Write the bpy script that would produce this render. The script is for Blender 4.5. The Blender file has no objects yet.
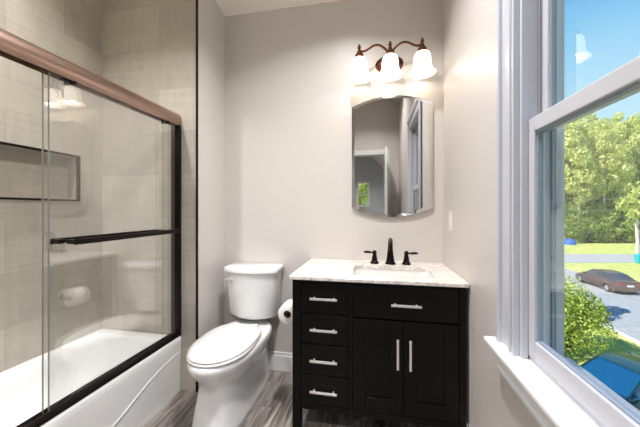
import bpy, math, random
from mathutils import Vector, Matrix

# ------------------------------------------------------------------ camera, world, sun, exposure
S = bpy.context.scene
COL = S.collection
R = math.radians
CAM_Z = 1.275
cd = bpy.data.cameras.new('camera')
cam = bpy.data.objects.new('camera', cd)
COL.objects.link(cam)
cam.location = (0, 0, CAM_Z)
cam.rotation_euler = (R(90), 0, R(10.94))
cd.sensor_width = 36.0
cd.lens = 16.0
cd.shift_y = -4.0 / 640
cd.clip_start = 0.02
cd.clip_end = 500
S.camera = cam

w = bpy.data.worlds.new('sky')
S.world = w
w.use_nodes = True
wn, wl = w.node_tree.nodes, w.node_tree.links
wn.clear()
wo = wn.new('ShaderNodeOutputWorld')
wb = wn.new('ShaderNodeBackground')
wt = wn.new('ShaderNodeTexCoord')
wsx = wn.new('ShaderNodeSeparateXYZ')
wr = wn.new('ShaderNodeValToRGB')
wl.new(wt.outputs['Generated'], wsx.inputs[0])
wl.new(wsx.outputs['Z'], wr.inputs[0])
e = wr.color_ramp.elements
e[0].position = 0.0; e[0].color = (0.62, 0.85, 0.98, 1)
e[1].position = 1.0; e[1].color = (0.05, 0.22, 0.62, 1)
m_ = e.new(0.25); m_.color = (0.50, 0.83, 1.0, 1)
m_ = e.new(0.45); m_.color = (0.24, 0.62, 0.96, 1)
m_ = e.new(0.60); m_.color = (0.03, 0.30, 0.80, 1)
wl.new(wr.outputs[0], wb.inputs['Color'])
wb.inputs['Strength'].default_value = 0.85
wl.new(wb.outputs[0], wo.inputs[0])

sd = bpy.data.lights.new('sun', 'SUN')
sd.energy = 6.0
sd.angle = R(0.6)
sd.color = (1.0, 0.95, 0.84)
sun = bpy.data.objects.new('sun', sd)
COL.objects.link(sun)
sun.rotation_euler = Vector((0.80, 0.32, -0.85)).to_track_quat('-Z', 'Y').to_euler()

S.view_settings.view_transform = 'Standard'
S.view_settings.look = 'None'
S.view_settings.exposure = 0.35
S.view_settings.gamma = 1.0
S.view_settings.use_curve_mapping = False
S.cycles.use_denoising = True
S.cycles.max_bounces = 10
S.cycles.diffuse_bounces = 5
S.cycles.glossy_bounces = 6
S.cycles.transparent_max_bounces = 16
S.cycles.caustics_reflective = False
S.cycles.caustics_refractive = False
S.cycles.sample_clamp_indirect = 6.0

P_LAMP = 0.6      # each vanity bulb, watts
P_TUB_FILL = 21.0      # added unseen fill light above the tub, watts
P_CEIL_FILL = 24.0     # each added ceiling fill light, out of view, watts
P_HALL_FILL = 40.0     # fill light added to brighten the hall, watts
E_SHADE = 1.15     # glow of the frosted shades

# ------------------------------------------------------------------ materials
def new_mat(name):
    m = bpy.data.materials.new(name)
    m.use_nodes = True
    n, l = m.node_tree.nodes, m.node_tree.links
    b = n['Principled BSDF']
    return m, n, l, b

def srgb(r, g, b):
    f = lambda c: (c / 255 / 12.92) if c / 255 <= 0.04045 else ((c / 255 + 0.055) / 1.055) ** 2.4
    return (f(r), f(g), f(b), 1)

def plain(name, col, rough=0.5, metal=0.0, bump=0.0, bscale=200, var=0.0, coat=0.0):
    m, n, l, b = new_mat(name)
    b.inputs['Base Color'].default_value = col
    b.inputs['Roughness'].default_value = rough
    b.inputs['Metallic'].default_value = metal
    b.inputs['Coat Weight'].default_value = coat
    b.inputs['Coat Roughness'].default_value = 0.08
    t = n.new('ShaderNodeTexCoord')
    nz = n.new('ShaderNodeTexNoise')
    nz.inputs['Scale'].default_value = bscale
    l.new(t.outputs['Object'], nz.inputs['Vector'])
    if bump > 0:
        bp = n.new('ShaderNodeBump')
        bp.inputs['Strength'].default_value = bump
        bp.inputs['Distance'].default_value = 0.001
        l.new(nz.outputs['Fac'], bp.inputs['Height'])
        l.new(bp.outputs['Normal'], b.inputs['Normal'])
    if var > 0:
        mx = n.new('ShaderNodeMix'); mx.data_type = 'RGBA'
        mx.inputs[6].default_value = col
        mx.inputs[7].default_value = tuple(c * (1 - var) for c in col[:3]) + (1,)
        l.new(nz.outputs['Fac'], mx.inputs[0])
        l.new(mx.outputs[2], b.inputs['Base Color'])
    return m

def thin_glass(name, tint=(1, 1, 1, 1), boost=1.0, rough=0.0):
    m, n, l, b = new_mat(name)
    n.remove(b)
    out = n['Material Output']
    tr = n.new('ShaderNodeBsdfTransparent'); tr.inputs[0].default_value = tint
    gl = n.new('ShaderNodeBsdfGlossy'); gl.inputs['Roughness'].default_value = rough
    # reflectance of a pane's two faces, the same from either side
    ge = n.new('ShaderNodeNewGeometry')
    dt = n.new('ShaderNodeVectorMath'); dt.operation = 'DOT_PRODUCT'
    l.new(ge.outputs['Normal'], dt.inputs[0]); l.new(ge.outputs['Incoming'], dt.inputs[1])
    def mth(op, x, y):
        q = n.new('ShaderNodeMath'); q.operation = op
        for i, v in enumerate((x, y)):
            if v is None: continue
            if isinstance(v, (int, float)): q.inputs[i].default_value = v
            else: l.new(v, q.inputs[i])
        return q.outputs[0]
    inv = mth('SUBTRACT', 1.0, mth('ABSOLUTE', dt.outputs['Value'], None))
    mu = n.new('ShaderNodeMath'); mu.operation = 'MULTIPLY'; mu.use_clamp = True
    mu.inputs[1].default_value = boost
    l.new(mth('ADD', mth('MULTIPLY', mth('POWER', inv, 5.0), 0.92), 0.08), mu.inputs[0])
    mx = n.new('ShaderNodeMixShader')
    l.new(mu.outputs[0], mx.inputs[0])
    l.new(tr.outputs[0], mx.inputs[1])
    l.new(gl.outputs[0], mx.inputs[2])
    l.new(mx.outputs[0], out.inputs[0])
    return m

def brick_uv(n, l, a, b, sa=1.0, sb=1.0):
    t = n.new('ShaderNodeTexCoord')
    s = n.new('ShaderNodeSeparateXYZ')
    c = n.new('ShaderNodeCombineXYZ')
    l.new(t.outputs['Object'], s.inputs[0])
    l.new(s.outputs[a], c.inputs[0])
    l.new(s.outputs[b], c.inputs[1])
    return c

def tile_mat(name, a):
    """large linen-textured porcelain wall tile, 61 x 30 cm, laid in running bond"""
    m, n, l, b = new_mat(name)
    c = brick_uv(n, l, a, 'Z')
    br = n.new('ShaderNodeTexBrick')
    br.inputs['Scale'].default_value = 1.0
    br.inputs['Brick Width'].default_value = 0.61
    br.inputs['Row Height'].default_value = 0.305
    br.inputs['Mortar Size'].default_value = 0.0016
    br.inputs['Mortar Smooth'].default_value = 0.3
    br.inputs['Color1'].default_value = srgb(190, 183, 171)
    br.inputs['Color2'].default_value = srgb(172, 165, 153)
    br.inputs['Mortar'].default_value = srgb(168, 161, 149)
    br.offset = 0.5
    l.new(c.outputs[0], br.inputs['Vector'])
    def streak(sx, sy, det):
        mp = n.new('ShaderNodeMapping'); mp.inputs['Scale'].default_value = (sx, sy, 1)
        l.new(c.outputs[0], mp.inputs[0])
        z = n.new('ShaderNodeTexNoise'); z.inputs['Scale'].default_value = 1.0; z.inputs['Detail'].default_value = det
        z.inputs['Roughness'].default_value = 0.65
        l.new(mp.outputs[0], z.inputs['Vector'])
        return z
    s1 = streak(2.6, 34, 6); s2 = streak(24, 4, 4); s3 = streak(2.0, 2.6, 6)
    ad = n.new('ShaderNodeMath'); ad.operation = 'ADD'
    l.new(s1.outputs['Fac'], ad.inputs[0]); l.new(s2.outputs['Fac'], ad.inputs[1])
    ad2 = n.new('ShaderNodeMath'); ad2.operation = 'ADD'
    l.new(ad.outputs[0], ad2.inputs[0]); l.new(s3.outputs['Fac'], ad2.inputs[1])
    mr = n.new('ShaderNodeMapRange')
    mr.inputs[1].default_value = 1.1; mr.inputs[2].default_value = 1.9
    mr.inputs[3].default_value = 0.84; mr.inputs[4].default_value = 1.12
    l.new(ad2.outputs[0], mr.inputs[0])
    mx = n.new('ShaderNodeMix'); mx.data_type = 'RGBA'; mx.blend_type = 'MULTIPLY'
    mx.inputs[0].default_value = 1.0
    l.new(br.outputs['Color'], mx.inputs[6]); l.new(mr.outputs[0], mx.inputs[7])
    l.new(mx.outputs[2], b.inputs['Base Color'])
    b.inputs['Roughness'].default_value = 0.45
    bp = n.new('ShaderNodeBump'); bp.inputs['Strength'].default_value = 0.05; bp.inputs['Distance'].default_value = 0.001
    l.new(ad.outputs[0], bp.inputs['Height']); l.new(bp.outputs[0], b.inputs['Normal'])
    return m

def floor_mat():
    """weathered grey-brown wood-look plank tile, planks running towards the back wall"""
    m, n, l, b = new_mat('wood_look_plank_tile')
    c = brick_uv(n, l, 'Y', 'X')
    br = n.new('ShaderNodeTexBrick')
    br.inputs['Scale'].default_value = 1.0
    br.inputs['Brick Width'].default_value = 1.2
    br.inputs['Row Height'].default_value = 0.155
    br.inputs['Mortar Size'].default_value = 0.0022
    br.inputs['Color1'].default_value = (0, 0, 0, 1)
    br.inputs['Color2'].default_value = (1, 1, 1, 1)
    br.inputs['Mortar'].default_value = (0.5, 0.5, 0.5, 1)
    br.offset = 0.37
    mpo = n.new('ShaderNodeMapping'); mpo.inputs['Location'].default_value = (0.66, 0.03, 0)
    l.new(c.outputs[0], mpo.inputs[0]); l.new(mpo.outputs[0], br.inputs['Vector'])
    mp = n.new('ShaderNodeMapping'); mp.inputs['Scale'].default_value = (2.2, 26, 1)
    l.new(c.outputs[0], mp.inputs[0])
    av = n.new('ShaderNodeVectorMath'); av.operation = 'ADD'
    sc = n.new('ShaderNodeVectorMath'); sc.operation = 'SCALE'; sc.inputs[3].default_value = 7.0
    l.new(br.outputs['Color'], sc.inputs[0]); l.new(mp.outputs[0], av.inputs[0]); l.new(sc.outputs[0], av.inputs[1])
    z = n.new('ShaderNodeTexNoise'); z.inputs['Scale'].default_value = 1.0; z.inputs['Detail'].default_value = 7
    z.inputs['Roughness'].default_value = 0.68; z.inputs['Distortion'].default_value = 0.6
    l.new(av.outputs[0], z.inputs['Vector'])
    rp = n.new('ShaderNodeValToRGB')
    el = rp.color_ramp.elements
    el[0].position = 0.30; el[0].color = srgb(56, 50, 47)
    el[1].position = 0.78; el[1].color = srgb(204, 200, 196)
    q = el.new(0.44); q.color = srgb(112, 104, 98)
    q = el.new(0.58); q.color = srgb(156, 150, 144)
    l.new(z.outputs['Fac'], rp.inputs[0])
    mx = n.new('ShaderNodeMix'); mx.data_type = 'RGBA'
    mx.inputs[7].default_value = srgb(120, 112, 104)
    l.new(br.outputs['Fac'], mx.inputs[0]); l.new(rp.outputs[0], mx.inputs[6])
    l.new(mx.outputs[2], b.inputs['Base Color'])
    b.inputs['Roughness'].default_value = 0.32
    return m

def marble_mat():
    m, n, l, b = new_mat('white_marble')
    t = n.new('ShaderNodeTexCoord')
    z1 = n.new('ShaderNodeTexNoise'); z1.inputs['Scale'].default_value = 5; z1.inputs['Detail'].default_value = 6
    z1.inputs['Distortion'].default_value = 1.6; z1.inputs['Roughness'].default_value = 0.6
    mp = n.new('ShaderNodeMapping'); mp.inputs['Scale'].default_value = (1, 2.2, 1); mp.inputs['Rotation'].default_value = (0, 0, 0.5)
    l.new(t.outputs['Object'], mp.inputs[0]); l.new(mp.outputs[0], z1.inputs['Vector'])
    s = n.new('ShaderNodeMath'); s.operation = 'SUBTRACT'; s.inputs[1].default_value = 0.5
    ab = n.new('ShaderNodeMath'); ab.operation = 'ABSOLUTE'
    l.new(z1.outputs['Fac'], s.inputs[0]); l.new(s.outputs[0], ab.inputs[0])
    rp = n.new('ShaderNodeValToRGB')
    el = rp.color_ramp.elements
    el[0].position = 0.0; el[0].color = srgb(190, 182, 176)
    el[1].position = 0.09; el[1].color = srgb(232, 226, 220)
    q = el.new(0.03); q.color = srgb(218, 211, 205)
    l.new(ab.outputs[0], rp.inputs[0])
    l.new(rp.outputs[0], b.inputs['Base Color'])
    b.inputs['Roughness'].default_value = 0.18
    return m

def leaf_mat(name, c1, c2, scale=0.35, trans=0.45):
    m, n, l, b = new_mat(name)
    n.remove(b)
    out = n['Material Output']
    t = n.new('ShaderNodeNewGeometry')
    z = n.new('ShaderNodeTexNoise'); z.inputs['Scale'].default_value = scale; z.inputs['Detail'].default_value = 3
    l.new(t.outputs['Position'], z.inputs['Vector'])
    ad = n.new('ShaderNodeMath'); ad.operation = 'ADD'
    mr = n.new('ShaderNodeMapRange'); mr.inputs[1].default_value = 0.55; mr.inputs[2].default_value = 1.25
    sc = n.new('ShaderNodeMath'); sc.operation = 'MULTIPLY'; sc.inputs[1].default_value = 0.8
    l.new(t.outputs['Random Per Island'], sc.inputs[0])
    l.new(z.outputs['Fac'], ad.inputs[0]); l.new(sc.outputs[0], ad.inputs[1])
    l.new(ad.outputs[0], mr.inputs[0])
    mx = n.new('ShaderNodeMix'); mx.data_type = 'RGBA'
    mx.inputs[6].default_value = c1; mx.inputs[7].default_value = c2
    l.new(mr.outputs[0], mx.inputs[0])
    d = n.new('ShaderNodeBsdfDiffuse'); tl = n.new('ShaderNodeBsdfTranslucent')
    l.new(mx.outputs[2], d.inputs[0]); l.new(mx.outputs[2], tl.inputs[0])
    ms = n.new('ShaderNodeMixShader'); ms.inputs[0].default_value = trans
    l.new(d.outputs[0], ms.inputs[1]); l.new(tl.outputs[0], ms.inputs[2])
    l.new(ms.outputs[0], out.inputs[0])
    return m

def ground_mat(name, c1, c2, c3, scale):
    m, n, l, b = new_mat(name)
    t = n.new('ShaderNodeTexCoord')
    z = n.new('ShaderNodeTexNoise'); z.inputs['Scale'].default_value = scale; z.inputs['Detail'].default_value = 8
    z.inputs['Roughness'].default_value = 0.7
    l.new(t.outputs['Object'], z.inputs['Vector'])
    rp = n.new('ShaderNodeValToRGB')
    el = rp.color_ramp.elements
    el[0].position = 0.34; el[0].color = c1
    el[1].position = 0.66; el[1].color = c3
    q = el.new(0.5); q.color = c2
    l.new(z.outputs['Fac'], rp.inputs[0]); l.new(rp.outputs[0], b.inputs['Base Color'])
    b.inputs['Roughness'].default_value = 0.95
    return m

def emit_mat(name, col, strength, base=(0.9, 0.9, 0.88, 1)):
    m, n, l, b = new_mat(name)
    b.inputs['Base Color'].default_value = base
    b.inputs['Roughness'].default_value = 0.35
    b.inputs['Emission Color'].default_value = col
    b.inputs['Emission Strength'].default_value = strength
    return m

M = {}
M['wall'] = plain('greige_wall_paint', srgb(206, 201, 197), 0.38, bump=0.08, bscale=350)
M['ceil'] = plain('ceiling_paint', srgb(240, 233, 227), 0.7, bump=0.05, bscale=300)
M['trim'] = plain('white_trim_paint', srgb(232, 232, 234), 0.3, bump=0.03, bscale=60)
M['casing'] = plain('cool_white_casing_paint', srgb(194, 197, 206), 0.28, bump=0.03, bscale=60)
M['vinyl'] = plain('shaded_window_vinyl', srgb(194, 196, 204), 0.35, bump=0.02, bscale=80)  # white vinyl greyed to put the shade on the sashes into its colour
M['tile_x'] = tile_mat('linen_wall_tile_facing_room', 'Y')
M['tile_y'] = tile_mat('linen_wall_tile_end', 'X')
M['floor'] = floor_mat()
M['marble'] = marble_mat()
M['tub'] = plain('white_tub_acrylic', srgb(240, 240, 240), 0.16, bump=0.01, bscale=20, coat=0.3)
M['china'] = plain('white_vitreous_china', srgb(234, 234, 235), 0.12, bump=0.01, bscale=15, coat=0.4)
M['seat'] = plain('white_seat_plastic', srgb(238, 236, 235), 0.22, bump=0.01, bscale=30)
M['basin'] = plain('white_sink_china', srgb(222, 219, 217), 0.12, bump=0.01, bscale=15)
M['bronze'] = plain('oil_rubbed_bronze', srgb(58, 40, 32), 0.36, 0.85, bump=0.05, bscale=400, var=0.3)
M['bronze_dk'] = plain('dark_bronze_metal', srgb(28, 22, 20), 0.3, 0.7, bump=0.03, bscale=400, var=0.2)
M['lamp_bronze'] = plain('warm_bronze_lamp_metal', srgb(112, 66, 42), 0.36, 0.8, bump=0.05, bscale=300, var=0.45)
M['rail'] = plain('brushed_bronze_rail', srgb(170, 144, 131), 0.30, 0.95, bump=0.03, bscale=500, var=0.15)
M['chrome'] = plain('brushed_nickel', srgb(232, 232, 232), 0.42, 0.8, bump=0.02, bscale=500)
M['black'] = plain('black_lacquered_wood', srgb(5, 5, 5), 0.36, bump=0.04, bscale=120, var=0.2)
M['black'].node_tree.nodes['Principled BSDF'].inputs['Specular IOR Level'].default_value = 0.22
M['glass'] = thin_glass('shower_glass', (0.98, 0.985, 0.98, 1), 2.0)
M['pane'] = thin_glass('window_glass', (0.98, 0.985, 0.985, 1), 1.5)
M['edge'] = plain('green_glass_edge', srgb(128, 132, 126), 0.15, bump=0.01, bscale=10)
M['paper'] = plain('toilet_tissue', srgb(240, 238, 236), 0.95, bump=0.3, bscale=250)
M['card'] = plain('cardboard_core', srgb(70, 58, 48), 0.9, bump=0.1, bscale=200)
M['shade'] = emit_mat('frosted_glass_shade', (1.0, 0.86, 0.70, 1), E_SHADE)
M['bulb'] = emit_mat('lit_bulb', (1.0, 0.9, 0.75, 1), 6)
M['lens'] = emit_mat('fill_light_lens', (1.0, 0.95, 0.88, 1), 8)  # glowing lens of the added ceiling fill lights
M['plate'] = plain('white_switch_plastic', srgb(236, 230, 224), 0.3, bump=0.01, bscale=40)
M['rubber'] = plain('black_gasket', srgb(22, 24, 26), 0.5, bump=0.02, bscale=100)
M['screen'] = plain('grey_track_vinyl', srgb(150, 160, 176), 0.4, bump=0.02, bscale=100)
mm, mn, ml, mb_ = new_mat('silvered_mirror')
mb_.inputs['Base Color'].default_value = (0.80, 0.79, 0.77, 1); mb_.inputs['Metallic'].default_value = 1
mb_.inputs['Roughness'].default_value = 0.0
M['mirror'] = mm
M['grass'] = ground_mat('lawn_grass', srgb(150, 164, 84), srgb(186, 194, 104), srgb(214, 212, 138), 1.6)
M['road'] = ground_mat('grey_asphalt', srgb(150, 152, 156), srgb(166, 168, 171), srgb(182, 183, 186), 6)
M['kerb'] = ground_mat('pale_concrete', srgb(200, 198, 190), srgb(212, 210, 204), srgb(222, 220, 214), 5)
M['siding'] = plain('grey_house_siding', srgb(190, 190, 188), 0.7, bump=0.1, bscale=30)
M['bark'] = plain('grey_bark', srgb(112, 102, 90), 0.9, bump=0.6, bscale=8, var=0.4)
M['birch'] = plain('pale_birch_bark', srgb(226, 220, 210), 0.8, bump=0.3, bscale=5, var=0.45)
M['leaf_a'] = leaf_mat('spring_leaves', srgb(158, 178, 86), srgb(236, 236, 160))
M['leaf_b'] = leaf_mat('yellow_green_leaves', srgb(186, 198, 110), srgb(246, 244, 186))
M['leaf_c'] = leaf_mat('deep_green_leaves', srgb(112, 148, 76), srgb(204, 216, 132))
M['leaf_s'] = leaf_mat('shrub_leaves', srgb(112, 148, 56), srgb(222, 226, 124), 1.2)
M['car_red'] = plain('maroon_car_paint', srgb(74, 46, 44), 0.25, 0.2, bump=0.01, bscale=20, coat=0.8)
M['car_teal'] = plain('dark_teal_car_paint', srgb(22, 58, 62), 0.18, 0.2, bump=0.01, bscale=20, coat=0.8)
M['car_glass'] = plain('tinted_car_glass', srgb(26, 34, 44), 0.05, 0.0, bump=0.01, bscale=5, coat=1.0)
M['car_sky_glass'] = plain('car_glass_painted_sky', srgb(24, 80, 122), 0.08, 0.0, bump=0.01, bscale=5, coat=1.0)  # blue base colour paints in the reflected sky
M['tyre'] = plain('tyre_rubber', srgb(30, 30, 31), 0.8, bump=0.2, bscale=60)
M['hub'] = plain('alloy_wheel', srgb(200, 200, 200), 0.3, 0.9, bump=0.02, bscale=60)
M['tail'] = plain('red_tail_lens', srgb(150, 20, 18), 0.2, bump=0.02, bscale=60)
M['pl_white'] = plain('white_plate_enamel', srgb(235, 235, 235), 0.4, bump=0.02, bscale=60)
M['teal'] = plain('teal_bin_plastic', srgb(20, 168, 182), 0.45, bump=0.05, bscale=40)
M['blue'] = plain('blue_tarpaulin', srgb(30, 96, 200), 0.5, bump=0.4, bscale=12)
M['wire'] = plain('pale_cable', srgb(190, 195, 180), 0.6, bump=0.02, bscale=40)
M['hall'] = plain('hall_wall_paint', srgb(196, 200, 204), 0.5, bump=0.05, bscale=300)

# ------------------------------------------------------------------ mesh helpers
class MB:
    def __init__(s): s.v = []; s.f = []; s.smooth = []; s.mi = []
    def add(s, vs, fs, smooth=False, mi=0):
        o = len(s.v)
        s.v += [tuple(v) for v in vs]
        for f in fs:
            s.f.append(tuple(i + o for i in f)); s.smooth.append(smooth); s.mi.append(mi)
        return s
    def box(s, x0, x1, y0, y1, z0, z1, mi=0):
        vs = [(x, y, z) for z in (z0, z1) for y in (y0, y1) for x in (x0, x1)]
        fs = [(0, 2, 3, 1), (4, 5, 7, 6), (0, 1, 5, 4), (2, 6, 7, 3), (0, 4, 6, 2), (1, 3, 7, 5)]
        return s.add(vs, fs, False, mi)
    def loft(s, rings, cap0=True, cap1=True, smooth=True, closed=True, mi=0):
        n = len(rings[0]); vs = [p for r in rings for p in r]; fs = []
        for i in range(len(rings) - 1):
            for j in range(n if closed else n - 1):
                k = (j + 1) % n
                fs.append((i * n + j, i * n + k, (i + 1) * n + k, (i + 1) * n + j))
        if cap0: fs.append(tuple(range(n - 1, -1, -1)))
        if cap1: fs.append(tuple((len(rings) - 1) * n + j for j in range(n)))
        return s.add(vs, fs, smooth, mi)
    def lathe(s, prof, c=(0, 0, 0), axis='Z', seg=24, cap=True, sx=1.0, sy=1.0):
        rings = []
        for r, h in prof:
            ring = []
            for j in range(seg):
                a = 2 * math.pi * j / seg
                p, q = r * math.cos(a) * sx, r * math.sin(a) * sy
                if axis == 'Z': t = (c[0] + p, c[1] + q, c[2] + h)
                elif axis == 'Y': t = (c[0] + p, c[1] + h, c[2] + q)
                else: t = (c[0] + h, c[1] + p, c[2] + q)
                ring.append(t)
            rings.append(ring)
        return s.loft(rings, cap, cap)
    def tube(s, pts, r, seg=12, cap=True):
        pts = [Vector(p) for p in pts]; rings = []
        rr = r if isinstance(r, (list, tuple)) else [r] * len(pts)
        t0 = (pts[1] - pts[0]).normalized()
        up = Vector((0, 0, 1)) if abs(t0.z) < 0.9 else Vector((0, 1, 0))
        u = t0.cross(up).normalized()
        for i, p in enumerate(pts):
            t = (pts[min(i + 1, len(pts) - 1)] - pts[max(i - 1, 0)]).normalized()
            u = (u - t * u.dot(t)).normalized(); v = t.cross(u)
            rings.append([tuple(p + (u * math.cos(2 * math.pi * j / seg) + v * math.sin(2 * math.pi * j / seg)) * rr[i]) for j in range(seg)])
        return s.loft(rings, cap, cap)
    def build(s, name, mat, parent=None, bevel=0.0, bseg=2, origin=None, angle=35):
        base = Vector(origin) if origin is not None else (root_loc(parent) if parent else Vector((0, 0, 0)))
        me = bpy.data.meshes.new(name)
        me.from_pydata([tuple(Vector(v) - base) for v in s.v], [], s.f)
        mats = mat if isinstance(mat, (list, tuple)) else [mat]
        for m in mats: me.materials.append(m)
        me.polygons.foreach_set('use_smooth', s.smooth)
        me.polygons.foreach_set('material_index', s.mi)
        me.update()
        import bmesh
        b = bmesh.new(); b.from_mesh(me)
        bmesh.ops.recalc_face_normals(b, faces=b.faces)
        b.to_mesh(me); b.free()
        if any(s.smooth): me.set_sharp_from_angle(angle=R(angle))
        o = bpy.data.objects.new(name, me)
        COL.objects.link(o)
        if parent: o.parent = parent
        else: o.location = base
        if bevel > 0:
            md = o.modifiers.new('bevel', 'BEVEL'); md.width = bevel; md.segments = bseg; md.limit_method = 'ANGLE'; md.angle_limit = R(40)
            md.harden_normals = False
        return o

def root_loc(o):
    while o.parent: o = o.parent
    return Vector(o.location)

def tag(o, label=None, cat=None, group=None, kind=None):
    if label: o['label'] = label
    if cat: o['category'] = cat
    if group: o['group'] = group
    if kind: o['kind'] = kind
    return o

def thing(name, loc, label, cat, group=None, kind=None):
    o = bpy.data.objects.new(name, None)
    o.empty_display_size = 0.05
    COL.objects.link(o); o.location = loc
    return tag(o, label, cat, group, kind)

def struct(o, label=None):
    o['kind'] = 'structure'
    if label: o['label'] = label
    return o

def copy_tree(o, parent=None):
    c = o.copy(); COL.objects.link(c)
    if parent: c.parent = parent
    for ch in list(o.children): copy_tree(ch, c)
    return c

def rrect(x0, x1, y0, y1, r, z, k=6):
    pts = []
    for cx, cy, a0 in ((x1 - r, y1 - r, 0), (x0 + r, y1 - r, 90), (x0 + r, y0 + r, 180), (x1 - r, y0 + r, 270)):
        for i in range(k):
            a = R(a0 + 90 * i / (k - 1))
            pts.append((cx + r * math.cos(a), cy + r * math.sin(a), z))
    return pts

def spline(pts, n=8):
    P = [Vector(p) for p in pts]; out = []
    for i in range(len(P) - 1):
        p0 = P[max(i - 1, 0)]; p1 = P[i]; p2 = P[i + 1]; p3 = P[min(i + 2, len(P) - 1)]
        for k in range(n):
            t = k / n
            out.append(0.5 * ((2 * p1) + (p2 - p0) * t + (2 * p0 - 5 * p1 + 4 * p2 - p3) * t * t + (3 * p1 - p0 - 3 * p2 + p3) * t ** 3))
    out.append(P[-1])
    return [tuple(p) for p in out]

# ------------------------------------------------------------------ room dimensions (metres)
XR = 0.48        # right wall face
YB = 2.16        # back wall face
XJ = -1.222      # toilet alcove's left wall face
YT = 1.79        # tiled end wall of the tub
XT = -2.016      # tiled long wall of the tub
YN = 0.25        # tiled near end of the tub
YD = -1.8        # wall with the doorway
ZT = 3.0
def ceil_z(y): return 2.87 + (YB - y) * 0.26

# window opening
WY0, WY1, WZ0, WZ1 = 0.22, 1.07, 0.78, 2.36
XO = 0.595        # outer face of right wall

# floor
struct(MB().box(-2.2, XR + 0.14, YD - 4.2, YB + 0.15, -0.12, 0).build('floor', M['floor']))
# ceiling (rises away from the back wall)
c = MB()
c.add([(-2.3, YB + 0.15, ceil_z(YB + 0.15)), (XO, YB + 0.15, ceil_z(YB + 0.15)), (XO, YD - 0.15, ceil_z(YD - 0.15)), (-2.3, YD - 0.15, ceil_z(YD - 0.15)),
       (-2.3, YB + 0.15, ceil_z(YB + 0.15) + .15), (XO, YB + 0.15, ceil_z(YB + 0.15) + .15), (XO, YD - 0.15, ceil_z(YD - 0.15) + .15), (-2.3, YD - 0.15, ceil_z(YD - 0.15) + .15)],
      [(0, 1, 2, 3), (7, 6, 5, 4), (0, 4, 5, 1), (1, 5, 6, 2), (2, 6, 7, 3), (3, 7, 4, 0)])
struct(c.build('ceiling', M['ceil']))

def wall_box(mb, x0, x1, y0, y1, z0=0.0, mi=0):
    """wall piece whose top follows the sloping ceiling"""
    a, b = ceil_z(y0) + 0.02, ceil_z(y1) + 0.02
    vs = [(x0, y0, z0), (x1, y0, z0), (x0, y1, z0), (x1, y1, z0), (x0, y0, a), (x1, y0, a), (x0, y1, b), (x1, y1, b)]
    fs = [(0, 2, 3, 1), (4, 5, 7, 6), (0, 1, 5, 4), (2, 6, 7, 3), (0, 4, 6, 2), (1, 3, 7, 5)]
    mb.add(vs, fs, False, mi)

b = MB(); wall_box(b, XJ, XO, YB, YB + 0.14); struct(b.build('wall_back', M['wall']))
b = MB()
wall_box(b, XR, XO, WY1, YB); wall_box(b, XR, XO, YD, WY0)
b.box(XR, XO, WY0, WY1, 0, WZ0 - 0.02); wall_box(b, XR, XO, WY0, WY1, WZ1)
struct(b.build('wall_right', M['wall']))
b = MB(); wall_box(b, -2.18, XJ, YT + 0.012, YB + 0.14); struct(b.build('wall_alcove_left', M['wall']))
b = MB(); wall_box(b, XT - 0.012, XJ - 0.006, YT, YT + 0.012); struct(b.build('wall_tub_end', M['tile_y']))
# tiled long wall with the recessed niche
NY0, NY1, NZ0, NZ1, ND = 0.86, 1.615, 1.343, 1.636, 0.09
b = MB()
xb = XT - 0.15
wall_box(b, xb, XT, NY1, YT + 0.012); wall_box(b, xb, XT, YN, NY0)
b.box(xb, XT, NY0, NY1, 0, NZ0); wall_box(b, xb, XT, NY0, NY1, NZ1)
b.box(xb, XT - ND, NY0, NY1, NZ0, NZ1)
struct(b.build('wall_tub_long', M['tile_x']))
b = MB(); wall_box(b, xb, XJ, YN - 0.14, YN - 0.006); wall_box(b, xb, XT, YD, YN - 0.14); struct(b.build('wall_tub_near', M['wall']))
b = MB(); wall_box(b, XT - 0.012, XJ - 0.01, YN - 0.006, YN); struct(b.build('wall_tub_near_tile', M['tile_y']))
# niche edging and tile edge trim in dark bronze
b = MB(); t = 0.012; x0, x1 = XT - 0.02, XT + 0.004
b.box(x0, x1, NY0 - t, NY1 + t, NZ1, NZ1 + t); b.box(x0, x1, NY0 - t, NY1 + t, NZ0 - t, NZ0)
b.box(x0, x1, NY0 - t, NY0, NZ0, NZ1); b.box(x0, x1, NY1, NY1 + t, NZ0, NZ1)
struct(b.build('trim_1', M['bronze_dk']), 'dark bronze edging around the shower niche')
b = MB(); wall_box(b, XJ - 0.008, XJ + 0.002, YT - 0.003, YT + 0.012)
struct(b.build('trim_2', M['bronze_dk']), 'thin dark bronze edge strip where tile meets painted wall')

# wall with doorway behind the camera and the hall beyond
DX0, DX1, DZ = -0.62, 0.20, 2.42
b = MB()
wall_box(b, -2.18, DX0, YD - 0.14, YD); wall_box(b, DX1, XO, YD - 0.14, YD); wall_box(b, DX0, DX1, YD - 0.14, YD, DZ)
struct(b.build('wall_front', M['wall']))
d1 = thing('door_1', (DX1, YD, 0), None, None, kind='structure')
b = MB(); cw = 0.10
for ys in ((YD, YD + 0.018), (YD - 0.158, YD - 0.14)):
    b.box(DX0 - cw, DX0, ys[0], ys[1], 0, DZ + cw); b.box(DX1, DX1 + cw, ys[0], ys[1], 0, DZ + cw); b.box(DX0, DX1, ys[0], ys[1], DZ, DZ + cw)
b.build('door_casing', M['trim'], d1, 0.004)
b = MB(); b.box(DX1 - 0.02, DX1 + 0.018, YD + 0.03, YD + 0.83, 0.01, 2.40)
leaf = b.build('door_leaf', M['trim'], d1, 0.004)
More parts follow.
